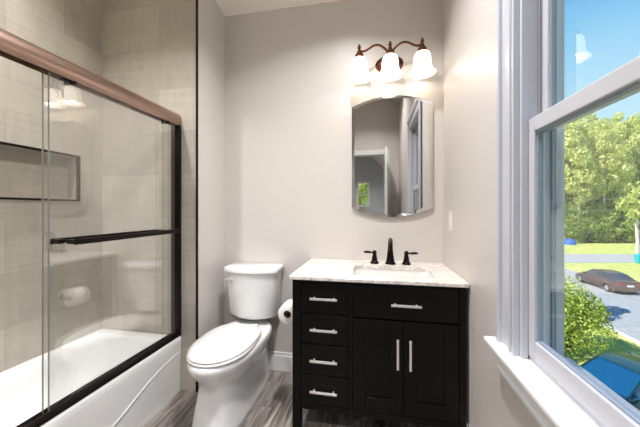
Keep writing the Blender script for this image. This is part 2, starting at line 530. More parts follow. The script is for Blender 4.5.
b = MB(); b.lathe([(0.026, 0), (0.026, 0.006), (0.01, 0.01), (0.01, 0.035), (0.026, 0.04), (0.03, 0.055), (0.02, 0.068), (0.0, 0.07)], (DX1 + 0.018, YD + 0.76, 0.95), 'X', 16)
b.build('door_knob', M['bronze'], leaf)
b = MB()
b.box(-2.2, 1.6, YD - 4.2, YD - 4.06, 0, 1.42); b.box(-2.2, -0.58, YD - 4.2, YD - 4.06, 1.42, 2.2); b.box(-0.24, 1.6, YD - 4.2, YD - 4.06, 1.42, 2.2); b.box(-2.2, 1.6, YD - 4.2, YD - 4.06, 2.2, 3.4)
b.box(-2.2, -2.06, YD - 4.06, YD - 0.14, 0, 3.4); b.box(0.75, 0.9, YD - 4.06, YD - 0.16, 0, 3.4)
struct(b.build('wall_hall', M['hall']))
b = MB(); b.add([(-2.06, YD - 4.06, 3.3), (-.3, YD - 4.06, 3.3), (.75, YD - 4.06, 2.2), (-2.06, YD - .14, 3.3), (-.3, YD - .14, 3.3), (.75, YD - .14, 2.2),
                 (-2.06, YD - 4.06, 3.42), (-.3, YD - 4.06, 3.42), (.75, YD - 4.06, 3.42), (-2.06, YD - .14, 3.42), (-.3, YD - .14, 3.42), (.75, YD - .14, 3.42)],
                [(0, 1, 4, 3), (1, 2, 5, 4), (6, 9, 10, 7), (7, 10, 11, 8), (0, 6, 7, 1), (1, 7, 8, 2), (3, 4, 10, 9), (4, 5, 11, 10), (0, 3, 9, 6), (2, 8, 11, 5)])
struct(b.build('ceiling_hall', M['ceil']))
b = MB()
for q in ((-0.64, -0.58, 1.36, 2.26), (-0.24, -0.18, 1.36, 2.26)): b.box(q[0], q[1], YD - 4.06, YD - 4.04, q[2], q[3])
b.box(-0.58, -0.24, YD - 4.06, YD - 4.04, 2.2, 2.26); b.box(-0.66, -0.16, YD - 4.06, YD - 4.02, 1.36, 1.42); b.box(-0.58, -0.24, YD - 4.10, YD - 4.07, 1.79, 1.82)
struct(b.build('window_2', M['trim'], bevel=0.003))

# baseboards
def base_board(name, segs):
    b = MB()
    for (x0, x1, y0, y1) in segs:
        b.box(x0, x1, y0, y1, 0, 0.122)
        cx0, cx1, cy0, cy1 = x0, x1, y0, y1
        if x1 - x0 > y1 - y0: cy0 += 0.005
        b.box(cx0, cx1, cy0, cy1, 0.122, 0.146)
    return struct(b.build(name, M['trim'], bevel=0.003))
base_board('baseboard_back', [(XJ + 0.016, XR, YB - 0.016, YB)])
base_board('baseboard_left', [(XJ, XJ + 0.016, YT + 0.02, YB)])
base_board('baseboard_right', [(XR - 0.016, XR, YD + 0.02, YB - 0.016)])

# ------------------------------------------------------------------ window on the right wall
w1 = thing('window_1', (XR, 0.645, 0), None, None, kind='structure')
CW = 0.118
# casing: flat board, raised outer back band and inner bead
b = MB()
xf = XR - 0.018
def casing(b, x0, grow0, grow1):
    """frame ring between offsets grow0 (inner) and grow1 (outer) around the opening, sides and head"""
    b.box(x0, XR, WY1 + grow0, WY1 + grow1, WZ0, WZ1 + grow1)
    b.box(x0, XR, WY0 - grow1, WY0 - grow0, WZ0, WZ1 + grow1)
    b.box(x0, XR, WY0 - grow0, WY1 + grow0, WZ1 + grow0, WZ1 + grow1)
casing(b, XR - 0.016, 0.0, CW)
casing(b, XR - 0.030, CW - 0.022, CW)
casing(b, XR - 0.024, 0.020, 0.034)
casing(b, XR - 0.022, -0.002, 0.012)
b.build('casing', M['casing'], w1, 0.004)
b = MB(); b.box(XR - 0.04, XR, WY0 - CW - 0.04, WY1 + CW + 0.02, WZ1 + CW, WZ1 + CW + 0.035)
b.build('head_cap', M['trim'], w1, 0.006)
b = MB(); b.box(XR - 0.062, XR + 0.025, WY0 - CW - 0.04, WY1 + CW + 0.035, WZ0 - 0.022, WZ0)
b.build('stool', M['trim'], w1, 0.007, 3)
b = MB(); b.box(XR - 0.018, XR, WY0 - CW, WY1 + CW, WZ0 - 0.105, WZ0 - 0.022); b.box(XR - 0.026, XR, WY0 - CW, WY1 + CW + .004, WZ0 - 0.112, WZ0 - 0.098)
b.build('apron', M['trim'], w1, 0.004)
# jamb liner with tracks
b = MB(); jt = 0.014
def liner(b, x0, x1, t):
    b.box(x0, x1, WY1 - t, WY1, WZ0, WZ1); b.box(x0, x1, WY0, WY0 + t, WZ0, WZ1); b.box(x0, x1, WY0 + t, WY1 - t, WZ1 - t, WZ1)
liner(b, XR - 0.002, XO + 0.009, 0.004)
liner(b, XR - 0.002, XR + 0.0175, 0.016)
liner(b, XR + 0.0505, XR + 0.0555, 0.012)
liner(b, XR + 0.100, XO + 0.010, 0.012)
b.build('jamb', M['vinyl'], w1, 0.002)
b = MB(); b.box(XR + 0.089, XR + 0.095, WY1 - 0.012, WY1 - 0.004, WZ0, WZ1); b.box(XR + 0.096, XR + 0.0995, WY1 - 0.010, WY1 - 0.004, WZ0, WZ1)
b.build('track_gasket', M['screen'], w1)
b = MB(); b.box(XR + 0.022, XO + 0.03, WY0 + 0.004, WY1 - 0.004, WZ0 - 0.02, WZ0 + 0.012)
b.build('outer_sill', M['vinyl'], w1, 0.003)
def sash(name, x0, x1, z0, z1, rb, rt):
    b = MB(); s = 0.045; y0, y1 = WY0 + 0.0045, WY1 - 0.0045
    b.box(x0, x1, y1 - s, y1, z0, z1); b.box(x0, x1, y0, y0 + s, z0, z1)
    b.box(x0, x1, y0 + s, y1 - s, z0, z0 + rb); b.box(x0, x1, y0 + s, y1 - s, z1 - rt, z1)
    o = b.build(name, M['vinyl'], w1, 0.004)
    # glazing bead and dark gasket
    b = MB(); g = 0.005; xm = (x0 + x1) / 2
    ya, yb, za, zb = y0 + s, y1 - s, z0 + rb, z1 - rt
    b.box(xm - .008, xm + .008, yb - g, yb, za, zb); b.box(xm - .008, xm + .008, ya, ya + g, za, zb)
    b.box(xm - .008, xm + .008, ya + g, yb - g, za, za + g); b.box(xm - .008, xm + .008, ya + g, yb - g, zb - g, zb)
    b.build('gasket', M['screen'], o)
    b = MB(); b.add([(xm, ya, za), (xm, yb, za), (xm, yb, zb), (xm, ya, zb)], [(0, 1, 2, 3)])
    b.build('glass_pane', M['pane'], o)
    return o
ls = sash('lower_sash', XR + 0.018, XR + 0.050, WZ0 + 0.012, 1.572, 0.062, 0.048)
us = sash('upper_sash', XR + 0.056, XR + 0.088, 1.53, WZ1 - 0.016, 0.045, 0.05)
b = MB(); b.box(XR + 0.022, XR + 0.048, 0.60, 0.66, 1.572, 1.580); b.lathe([(0.012, 0), (0.012, 0.012), (0, 0.013)], (XR + 0.037, 0.63, 1.580), 'Z', 14)
b.build('sash_lock', M['vinyl'], ls, 0.002)

# ------------------------------------------------------------------ bathtub
XA = -1.338; TZ = 0.388
tx0, tx1, ty0, ty1 = XT + 0.002, XA, YN + 0.002, YT - 0.002
b = MB()
rings = [rrect(tx0, tx1 - 0.012, ty0, ty1, 0.012, 0.0), rrect(tx0, tx1 - 0.012, ty0, ty1, 0.012, 0.03), rrect(tx0, tx1, ty0, ty1, 0.012, TZ - 0.05),
         rrect(tx0, tx1, ty0, ty1, 0.012, TZ - 0.016), rrect(tx0 + 0.004, tx1 - 0.005, ty0 + .004, ty1 - .004, 0.012, TZ - 0.004),
         rrect(tx0 + 0.014, tx1 - 0.016, ty0 + .014, ty1 - .014, 0.012, TZ)]
def basin_ring(i, r, z): return rrect(tx0 + i, tx1 - i - 0.018, ty0 + i + 0.02, ty1 - i - 0.03, r, z)
rings += [basin_ring(0.045, 0.07, TZ), basin_ring(0.054, 0.08, TZ - 0.006), basin_ring(0.062, 0.09, TZ - 0.03), basin_ring(0.085, 0.10, 0.22), basin_ring(0.105, 0.11, 0.12), basin_ring(0.13, 0.12, 0.085), basin_ring(0.18, 0.12, 0.075)]
b.loft(rings)
tub = thing('bathtub', ((tx0 + tx1) / 2, (ty0 + ty1) / 2, 0), 'white alcove bathtub below the sliding glass shower doors', 'bathtub')
body = b.build('tub_body', M['tub'], tub, angle=50)
# embossed swoosh on the apron
b = MB()
pts = spline([(XA - .0025, 0.62, 0.06), (XA - .0025, 0.95, 0.085), (XA - .0025, 1.25, 0.145), (XA - .0025, 1.50, 0.235), (XA - .0025, 1.66, 0.27), (XA - .0025, 1.76, 0.28)], 8)
b.tube(pts, 0.003, 8); b.build('apron_ridge', M['tub'], tub)
b = MB(); b.lathe([(0.035, 0.0), (0.035, 0.004), (0.022, 0.006), (0, 0.006)], (-1.69, 1.50, 0.074), 'Z', 24); b.build('drain', M['bronze_dk'], tub)

# ------------------------------------------------------------------ sliding shower doors
GX = -1.372
enc = thing('shower_door', (GX, (YN + YT) / 2, TZ), 'bronze framed sliding glass shower door standing on the bathtub rim', 'shower door')
HZ0, HZ1 = 1.862, 1.952
hx0, hx1 = GX - 0.034, GX + 0.030
b = MB()
prof = [(hx0, HZ0), (hx0, HZ1 - .012), (hx0 + .008, HZ1), (hx1 - .034, HZ1), (hx1 - .022, HZ1 - 0.003), (hx1 - .013, HZ1 - 0.011), (hx1 - .007, HZ1 - 0.021), (hx1 - .002, HZ1 - 0.036), (hx1, HZ1 - .052), (hx1 - .001, HZ1 - .068), (hx1 - .004, HZ1 - .080), (hx1 - .008, HZ0), (hx1 - .014, HZ0), (hx1 - .014, HZ0 + 0.02), (hx0 + .005, HZ0 + .02), (hx0 + .005, HZ0)]
b.loft([[(x, YN + 0.001, z) for x, z in prof], [(x, YT - 0.001, z) for x, z in prof]])
b.build('header_rail', M['rail'], enc, angle=60)
b = MB()
prof = [(GX - .034, TZ + .0005), (GX - .034, TZ + .022), (GX - .026, TZ + .026), (GX - .018, TZ + .014), (GX + .010, TZ + .014), (GX + .012, TZ + .030), (GX + .022, TZ + .030), (GX + .030, TZ + .018), (GX + .030, TZ + .0005)]
b.loft([[(x, YN + 0.001, z) for x, z in prof], [(x, YT - 0.001, z) for x, z in prof]], smooth=False)
b.build('bottom_track', M['bronze_dk'], enc, 0.002)
for ya, yb in ((YT - 0.030, YT - 0.001), (YN + 0.001, YN + 0.030)):
    b = MB(); b.box(GX - .034, GX + .030, ya, yb, TZ + 0.03, HZ0 + 0.004)
    b.build('jamb_channel', M['bronze_dk'], enc, 0.004)
def panel(x, ya, yb, edge_at):
    b = MB()
    b.add([(x, ya, TZ + .018), (x, yb, TZ + .018), (x, yb, HZ0 + .012), (x, ya, HZ0 + .012)], [(0, 1, 2, 3)])
    p = b.build('glass_panel', M['glass'], enc)
    b = MB(); b.box(x - .004, x + .004, edge_at - .0008, edge_at + .0008, TZ + .02, HZ0 + .015)
    b.build('polished_edge', M['edge'], p)
    for yy in (ya + .1, yb - .1):
        b = MB(); b.lathe([(0.017, -.006), (0.017, .006)], (x, yy, HZ0 + .012), 'X', 16); b.lathe([(0.008, -.012), (0.008, .012)], (x, yy, HZ0 - .006), 'X', 12)
        b.build('roller', M['bronze_dk'], p)
    return p
# both panels are slid to the far end, leaving the near half of the tub open
p_out = panel(GX + .012, 0.966, YT - 0.018, 0.967)
p_in = panel(GX - .014, 0.962, YT - 0.022, 0.963)
bz = 1.130
for p, x, s, y0, y1 in ((p_out, GX + .012, 1, 1.035, 1.715), (p_in, GX - .014, -1, 1.025, 1.675)):
    b = MB()
    xa, xb_ = sorted((x + s * .044, x + s * .056)); b.box(xa, xb_, y0, y1, bz - .013, bz + .013)
    for yy in (y0 + .015, y1 - .015):
        xa, xb_ = sorted((x + s * .001, x + s * .044)); b.box(xa, xb_, yy - .013, yy + .013, bz - .010, bz + .010)
    b.build('towel_bar', M['bronze_dk'], p, 0.002)

# ------------------------------------------------------------------ toilet
TX = -0.925
toi = thing('toilet', (TX, 1.8, 0), 'white two-piece toilet with closed lid and skirted base', 'toilet')
def egg(cx, yf, yr, hw, z, n=40, sq=2.0, fq=2.15):
    """plan outline: elongated front (towards -y), squarer back; yf front tip, yr rear"""
    pts = []
    cy = yf + (yr - yf) * 0.50
    for j in range(n):
        a = 2 * math.pi * j / n
        ca, sa = math.cos(a), math.sin(a)
        if sa < 0:
            e = 2.0 / fq; y = cy - (cy - yf) * abs(sa) ** e
        else:
            e = 2.0 / sq; y = cy + (yr - cy) * abs(sa) ** e
        ee = 2.0 / (fq if sa < 0 else sq)
        pts.append((cx + hw * math.copysign(abs(ca) ** ee, ca), y, z))
    return pts
YF = 1.385
b = MB()
b.loft([egg(TX, YF + .035, 2.145, 0.140, 0.0, sq=5, fq=4.5), egg(TX, YF + .035, 2.145, 0.140, 0.012, sq=5, fq=4.5), egg(TX, YF + .042, 2.145, 0.134, 0.03, sq=5, fq=4.5), egg(TX, YF + .055, 2.145, 0.128, 0.12, sq=5, fq=4),
        egg(TX, YF + .075, 2.145, 0.124, 0.21, sq=4.5, fq=3.4), egg(TX, YF + .082, 2.145, 0.125, 0.245, sq=4.5, fq=3.2), egg(TX, YF + .074, 2.14, 0.134, 0.27, sq=4, fq=2.9), egg(TX, YF + .050, 2.13, 0.155, 0.30, sq=3.8, fq=2.5),
        egg(TX, YF + .022, 2.12, 0.177, 0.33, sq=3.5, fq=2.2), egg(TX, YF + .002, 2.11, 0.190, 0.355, sq=3.4), egg(TX, YF - .010, 2.10, 0.197, 0.38, sq=3.4), egg(TX, YF - .010, 2.10, 0.197, 0.402, sq=3.4), egg(TX, YF - .002, 2.10, 0.190, 0.412, sq=3.4), egg(TX, YF + .012, 2.09, 0.178, 0.416, sq=3.4)])
b.build('bowl', M['china'], toi, angle=60)
b = MB()
b.loft([egg(TX, YF + .012, 1.885, 0.172, 0.4165, sq=3.0), egg(TX, YF + .008, 1.885, 0.176, 0.420, sq=3.0), egg(TX, YF - .002, 1.89, 0.186, 0.424, sq=3.0), egg(TX, YF - .002, 1.89, 0.186, 0.432, sq=3.0), egg(TX, YF + .006, 1.885, 0.180, 0.437, sq=3.0)])
b.build('seat', M['seat'], toi, angle=60)
b = MB()
b.loft([egg(TX, YF + .014, 1.905, 0.170, 0.4376, sq=3.0), egg(TX, YF + .010, 1.91, 0.174, 0.4405, sq=3.0), egg(TX, YF - .001, 1.918, 0.184, 0.4435, sq=3.0), egg(TX, YF + .002, 1.91, 0.182, 0.452, sq=3.0), egg(TX, YF + .03, 1.885, 0.160, 0.460, sq=2.8), egg(TX, YF + .12, 1.80, 0.10, 0.4635, sq=2.5)])
b.build('lid', M['seat'], toi, angle=60)
for sx in (-0.075, 0.075):
    b = MB(); b.lathe([(0.009, -.022), (0.010, -.02), (0.010, .02), (0.009, .022)], (TX + sx, 1.927, 0.4385), 'X', 14)
    b.build('hinge', M['seat'], toi)
TKX = TX + 0.012
def dplan(hw, yf, yr, z, bow=0.045, n=14, r=0.03):
    """tank plan: flat back at yr, bowed front reaching yf in the middle"""
    pts = [(TKX + hw - .01, yr, z), (TKX - hw + .01, yr, z)]
    pts += [(TKX - hw, yr - .012, z)]
    ys = yf + bow
    pts += [(TKX - hw, ys + r, z), (TKX - hw + r * .3, ys + r * .3, z)]
    for i in range(n + 1):
        u = -1 + 2 * i / n
        pts.append((TKX + u * (hw - r), yf + bow * abs(u) ** 2.2 * 0.93, z))
    pts += [(TKX + hw - r * .3, ys + r * .3, z), (TKX + hw, ys + r, z), (TKX + hw, yr - .012, z)]
    return pts
b = MB()
b.loft([dplan(0.150, 1.985, 2.13, 0.452, r=.05), dplan(0.184, 1.962, 2.14, 0.466, r=.05), dplan(0.188, 1.955, 2.145, 0.49), dplan(0.196, 1.935, 2.145, 0.68), dplan(0.203, 1.925, 2.145, 0.805)])
b.build('tank', M['china'], toi, angle=55)
b = MB()
b.loft([dplan(0.206, 1.922, 2.148, 0.8055), dplan(0.214, 1.912, 2.15, 0.812), dplan(0.215, 1.911, 2.15, 0.835), dplan(0.210, 1.917, 2.148, 0.843), dplan(0.192, 1.94, 2.138, 0.848)])
b.build('tank_lid', M['china'], toi, angle=50)
b = MB()
b.lathe([(0.016, 0), (0.016, -.006), (0.009, -.010), (0.009, -.022), (0.0, -.023)], (TKX - 0.135, 1.958, 0.762), 'Y', 16)
b.tube([(TKX - 0.135, 1.94, 0.762), (TKX - 0.160, 1.938, 0.759), (TKX - 0.190, 1.937, 0.752)], [0.006, 0.007, 0.005], 10)
b.build('flush_lever', M['chrome'], toi)

# ------------------------------------------------------------------ vanity cabinet
VX0, VX1, VY0, VY1 = -0.470, 0.466, 1.588, YB - 0.022
van = thing('vanity_cabinet', ((VX0 + VX1) / 2, 1.87, 0), 'black bathroom vanity cabinet with drawers on the left and two doors', 'vanity cabinet')
CT = 0.873; CB = 0.125
b = MB()
fy = VY0 + 0.012
b.box(VX0 + .004, VX0 + .022, fy, VY1, CB, CT); b.box(VX1 - .022, VX1 - .004, fy, VY1, CB, CT)          # sides
b.box(VX0 + .022, VX1 - .022, VY1 - .012, VY1, CB, CT)                                                     # back
b.box(VX0 + .022, VX1 - .022, fy, VY1 - .012, CB + .012, CB + .03)                                         # bottom
b.box(-0.165, -0.150, fy + .03, VY1 - .012, CB + .03, CT)                                                        # divider
b.box(VX0 + .022, -0.148, fy, VY1 - .012, 0.677, 0.684); b.box(VX0 + .022, -0.145, fy, VY1 - .012, 0.504, 0.511); b.box(VX0 + .022, -0.145, fy, VY1 - .012, 0.328, 0.335)
b.box(-0.126, VX1 - .022, fy, VY1 - .012, 0.672, 0.680)
b.box(VX0 + .03, VX1 - .03, fy - .008, fy + .010, CT - .012, CT)                                           # top front rail
b.box(VX0 + .03, VX1 - .03, fy - .008, fy + .010, CB, 0.160)                                               # bottom front rail
b.box(-0.147, -0.124, fy - .008, fy + .010, .160, CT - .012)                                               # front divider
b.build('carcass', M['black'], van, 0.002)
for (x0, x1) in ((VX0, VX0 + .048), (VX1 - .034, VX1)):
    for (y0, y1) in ((VY0, VY0 + .048), (VY1 - .05, VY1)):
        b = MB(); b.box(x0, x1, y0, y1, 0, CT); b.build('leg', M['black'], van, 0.002)
def bar_handle(parent, c, ln, horiz=True):
    b = MB(); x, y, z = c; h = ln / 2
    if horiz:
        b.box(x - h, x + h, y - .030, y - .020, z - .006, z + .006)
        for s in (-1, 1): b.box(x + s * (h - .022) - .005, x + s * (h - .022) + .005, y - .020, y, z - .005, z + .005)
    else:
        b.box(x - .006, x + .006, y - .030, y - .020, z - h, z + h)
        for s in (-1, 1): b.box(x - .005, x + .005, y - .020, y, z + s * (h - .022) - .005, z + s * (h - .022) + .005)
    return b.build('handle', M['chrome'], parent, 0.0015)
fyd = VY0 + 0.002
for z0, z1 in ((0.684, 0.858), (0.511, 0.678), (0.335, 0.505), (0.163, 0.329)):
    b = MB(); b.box(VX0 + .051, -0.149, fyd, fyd + .018, z0, z1)
    b.box(VX0 + .064, -0.162, fyd - .0015, fyd + .002, z0 + .013, z1 - .013)
    dr = b.build('drawer', M['black'], van, 0.002)
    bar_handle(dr, (-0.284, fyd - .0015, (z0 + z1) / 2), 0.155)
b = MB(); b.box(-0.122, VX1 - .037, fyd, fyd + .018, 0.682, 0.858); b.box(-0.108, VX1 - .051, fyd - .0015, fyd + .002, 0.696, 0.844)
dr = b.build('drawer', M['black'], van, 0.002)
bar_handle(dr, (0.163, fyd - .0015, 0.762), 0.155)
dsp = 0.1515
for (x0, x1, hx) in ((-0.122, dsp - .0015, dsp - .032), (dsp + .0015, VX1 - .037, dsp + .033)):
    b = MB(); s = 0.068; z0, z1 = 0.163, 0.669
    b.box(x0, x0 + s, fyd, fyd + .018, z0, z1); b.box(x1 - s, x1, fyd, fyd + .018, z0, z1)
    b.box(x0 + s, x1 - s, fyd, fyd + .018, z0, z0 + .078); b.box(x0 + s, x1 - s, fyd, fyd + .018, z1 - s, z1)
    dd = b.build('door', M['black'], van, 0.0015)
    b = MB(); b.box(x0 + s, x1 - s, fyd + .008, fyd + .015, z0 + .078, z1 - s); b.build('door_panel', M['black'], dd)
    bar_handle(dd, (hx, fyd, 0.500), 0.16, False)

# countertop with the sink cut-out
TPX0, TPX1, TPY0, TPY1, TPZ0, TPZ1 = -0.487, XR - 0.002, 1.570, YB - 0.002, 0.8735, 0.8955
SX0, SX1, SY0, SY1 = -0.135, 0.335, 1.655, 1.955
b = MB()
ii = rrect(SX0, SX1, SY0, SY1, 0.045, TPZ1, 8)
oo = []
for (px, py, pz) in ii:     # matching ring on the outer rectangle
    cx, cy = (SX0 + SX1) / 2, (SY0 + SY1) / 2
    oo.append((px, py))
n = len(ii)
def outer_ring(z, inset=0.0):
    pts = []
    k = n // 4
    corners = [(TPX1 - inset, TPY1 - inset), (TPX0 + inset, TPY1 - inset), (TPX0 + inset, TPY0 + inset), (TPX1 - inset, TPY0 + inset)]
    for q in range(4):
        for i in range(k): pts.append((corners[q][0], corners[q][1], z))
    return pts
# built as four quads round a rounded hole: use distinct points along the edge
def ring_pts(z, inset):
    pts = []
    k = n // 4
    cs = [(TPX1 - inset, TPY1 - inset), (TPX0 + inset, TPY1 - inset), (TPX0 + inset, TPY0 + inset), (TPX1 - inset, TPY0 + inset)]
    rr = 0.012
    sg = [(1, 1, 0), (-1, 1, 90), (-1, -1, 180), (1, -1, 270)]
    for (cx, cy), (sx_, sy_, a0) in zip(cs, sg):
        for i in range(k):
            a = R(a0 + 90 * i / (k - 1))
            pts.append((cx - sx_ * rr + rr * math.cos(a), cy - sy_ * rr + rr * math.sin(a), z))
    return pts
hole_b = [(x, y, TPZ0) for x, y, z in ii]
b.loft([hole_b, ring_pts(TPZ0, 0.002), ring_pts(TPZ0 + .003, 0.0), ring_pts(TPZ1 - .004, 0.0), ring_pts(TPZ1, 0.004), ii, hole_b], False, False, smooth=False)
top = b.build('countertop', M['marble'], origin=((TPX0 + TPX1) / 2, 1.87, TPZ0))
tag(top, 'white veined marble countertop lying on the black vanity', 'countertop')
# sink basin
b = MB()
def sring(i, r, z): return rrect(SX0 - .004 + i, SX1 + .004 - i, SY0 - .004 + i, SY1 + .004 - i, r, z, 8)
b.loft([sring(-.018, .06, TPZ0 - .0006), sring(0, .05, TPZ0 - .0006), sring(.006, .05, TPZ0 - .02), sring(.018, .055, TPZ0 - .10), sring(.045, .06, TPZ0 - .13), sring(.11, .03, TPZ0 - .138),
        sring(.11, .03, TPZ0 - .15), sring(.035, .06, TPZ0 - .142), sring(.004, .055, TPZ0 - .10), sring(-.012, .06, TPZ0 - .012), sring(-.018, .06, TPZ0 - .008)], False, False)
b.loft([sring(.108, .03, TPZ0 - .1385), sring(.108, .03, TPZ0 - .149)])
sk = thing('sink_basin', ((SX0 + SX1) / 2, 1.8, TPZ0 - .15), 'white rectangular basin set into the marble countertop', 'sink')
b.build('basin', M['basin'], sk, angle=60)
b = MB(); b.lathe([(0.022, 0), (0.022, .003), (0.0, .005)], (0.10, 1.80, TPZ0 - .138), 'Z', 18); b.build('drain', M['bronze_dk'], sk)

# faucet: spout and two lever handles
FX, FY = 0.105, 2.045
fc = thing('faucet', (FX, FY, TPZ1), 'dark bronze widespread faucet with tall arched spout on the countertop', 'faucet')
b = MB()
b.lathe([(0.036, 0), (0.036, .007), (0.030, .015), (0.027, .024), (0.0225, .06), (0.0175, .105), (0.0155, .125)], (FX, FY, TPZ1), 'Z', 20, False)
pts = spline([(FX, FY, TPZ1 + .12), (FX, FY, TPZ1 + .145), (FX, FY - .018, TPZ1 + .168), (FX, FY - .05, TPZ1 + .172), (FX, FY - .082, TPZ1 + .155), (FX, FY - .095, TPZ1 + .125), (FX, FY - .097, TPZ1 + .108)], 6)
b.tube(pts, [0.0155 - 0.005 * i / len(pts) for i in range(len(pts))], 14)
b.lathe([(0.012, 0), (0.0125, .012), (0.010, .016)], (FX, FY - .097, TPZ1 + .098), 'Z', 14)
b.build('spout', M['bronze_dk'], fc, angle=50)
for s in (-1, 1):
    hx = FX + s * 0.108
    b = MB(); b.lathe([(0.031, 0), (0.031, .006), (0.025, .013), (0.021, .021), (0.016, .05), (0.013, .062), (0.015, .07), (0.0155, .080), (0.010, .090), (0.0, .094)], (hx, FY, TPZ1), 'Z', 18)
    h = b.build('handle', M['bronze_dk'], fc, angle=50)
    b = MB(); b.tube([(hx, FY, TPZ1 + .077), (hx + s * .022, FY - .004, TPZ1 + .077), (hx + s * .04, FY - .008, TPZ1 + .079), (hx + s * .06, FY - .012, TPZ1 + .081), (hx + s * .076, FY - .015, TPZ1 + .080)], [.006, .006, .009, .009, .004], 12)
    b.build('lever', M['bronze_dk'], h, angle=60)

# ------------------------------------------------------------------ toilet paper on the vanity's side
RX, RY, RZ = -0.5315, 1.745, 0.634
hd = thing('toilet_paper_holder', (VX0, RY, RZ), 'dark bronze toilet paper holder fixed to the side of the black vanity', 'toilet paper holder')
b = MB(); b.lathe([(0.026, 0), (0.026, -.006), (0.016, -.012), (0.0, -.013)], (VX0 + .003, RY + .085, RZ), 'X', 18); b.build('rosette', M['bronze_dk'], hd)
b = MB(); b.tube(spline([(VX0, RY + .085, RZ), (RX + .02, RY + .085, RZ), (RX, RY + .078, RZ), (RX, RY + .06, RZ)], 5) + [(RX, RY - .06, RZ)], 0.008, 12)
b.lathe([(0.008, .0), (0.019, -.003), (0.021, -.010), (0.016, -.018), (0.0, -.021)], (RX, RY - .060, RZ), 'Y', 18)
b.build('arm', M['bronze_dk'], hd, angle=60)
rl = thing('toilet_paper_roll', (RX, RY, RZ), 'white toilet paper roll hanging on the holder between toilet and vanity', 'toilet paper')
b = MB(); rr_ = 0.063; rc = 0.022; zc = RZ - 0.010
pr = [(rc, -.052), (rr_ - .002, -.052), (rr_, -.050), (rr_, .050), (rr_ - .002, .052), (rc, .052), (rc, -.052)]
b.lathe(pr, (RX, RY, zc), 'Y', 36, False)
b.build('tissue', M['paper'], rl, angle=50)
b = MB(); b.lathe([(rc - .0005, -.0515), (rc - .0005, .0515), (rc - .0025, .0515), (rc - .0025, -.0515), (rc - .0005, -.0515)], (RX, RY, zc), 'Y', 24, False); b.build('core', M['card'], rl)

# ------------------------------------------------------------------ mirror
MX, MHW, MZ0, MZ1, SAG = 0.116, 0.286, 1.222, 2.106, 0.068
def mirror_ring(i, y, n=18):
    pts = []
    hw, z0, z1 = MHW - i, MZ0 + SAG + i * .9, MZ1 - SAG - i * .9
    for k in range(n + 1):
        u = 1 - 2 * k / n; pts.append((MX + u * hw, y, z1 + SAG * (1 - u * u)))
    for k in range(n + 1):
        u = -1 + 2 * k / n; pts.append((MX + u * hw, y, z0 - SAG * (1 - u * u)))
    return pts
mi = thing('mirror', (MX, YB, MZ0), 'frameless wall mirror with arched top and bottom edges above the sink', 'mirror')
ym = YB - 0.028
b = MB(); b.loft([mirror_ring(0.02, ym), mirror_ring(0.0, ym + .0022)], True, False, smooth=False)
b.build('mirror_glass', M['mirror'], mi)
b = MB(); b.loft([mirror_ring(0.0, ym + .0026), mirror_ring(0.0, ym + .007), mirror_ring(0.012, ym + .0075), mirror_ring(0.012, YB - .0005)], True, True, smooth=False)
b.build('backing', M['trim'], mi)

# ------------------------------------------------------------------ vanity light
LX, LY = 0.104, 2.045
vl = thing('vanity_light', (LX, YB, 2.34), 'bronze three-lamp wall light with white bell shades above the mirror', 'wall light')
b = MB(); b.lathe([(0.100, 0), (0.100, -.006), (0.088, -.014), (0.060, -.022), (0.0, -.026)], (LX, YB - .0005, 2.345), 'Y', 36, sx=1.0, sy=0.66)
b.tube([(LX, YB - .02, 2.36), (LX, YB - .06, 2.372), (LX, LY, 2.385)], 0.011, 12)
b.build('backplate', M['lamp_bronze'], vl, angle=50)
for k in (-1, 0, 1):
    sx = LX + k * 0.214
    b = MB(); b.lathe([(0.036, 2.345), (0.037, 2.352), (0.031, 2.362), (0.030, 2.375), (0.020, 2.388), (0.016, 2.398), (0.012, 2.404), (0.010, 2.412)], (sx, LY, 0), 'Z', 22)
    so = b.build('socket_cap', M['lamp_bronze'], vl, angle=50)
    b = MB(); b.lathe([(0.006, 2.410), (0.007, 2.418), (0.013, 2.424), (0.013, 2.430), (0.007, 2.436), (0.010, 2.442), (0.006, 2.450), (0, 2.452)], (sx, LY, 0), 'Z', 16)
    b.build('finial', M['lamp_bronze'], so, angle=60)
    prof = [(r * 1.0, 2.352 + (z - 2.352) * 0.92) for r, z in [(0.030, 2.352), (0.044, 2.346), (0.053, 2.330), (0.057, 2.300), (0.059, 2.265), (0.063, 2.240), (0.071, 2.218), (0.083, 2.202), (0.090, 2.196)]]
    inn = [(r - .004, z - .0005) for r, z in reversed(prof)]
    b = MB(); b.lathe(prof + inn, (sx, LY, 0), 'Z', 32, False)
    b.build('shade', M['shade'], vl, angle=70)
    b = MB(); b.lathe([(0.0, 2.235), (0.014, 2.238), (0.024, 2.250), (0.028, 2.268), (0.022, 2.290), (0.013, 2.312), (0.012, 2.345)], (sx, LY, 0), 'Z', 18)
    b.build('bulb', M['bulb'], vl, angle=80)
    pl = bpy.data.lights.new('bulb_light', 'POINT'); pl.energy = P_LAMP; pl.color = (1.0, 0.84, 0.66); pl.shadow_soft_size = 0.02
    po = bpy.data.objects.new('bulb_light', pl); COL.objects.link(po); po.location = (sx, LY, 2.235)
    if k:
        b = MB()
        a = spline([(LX + k * .012, LY + .012, 2.372), (LX + k * .034, LY + .006, 2.405), (LX + k * .075, LY, 2.432), (LX + k * .115, LY, 2.432), (LX + k * .155, LY, 2.410), (LX + k * .185, LY, 2.400), (LX + k * .209, LY, 2.408)], 7)
        b.tube(a, 0.0075, 12); b.build('arm', M['lamp_bronze'], vl, angle=70)

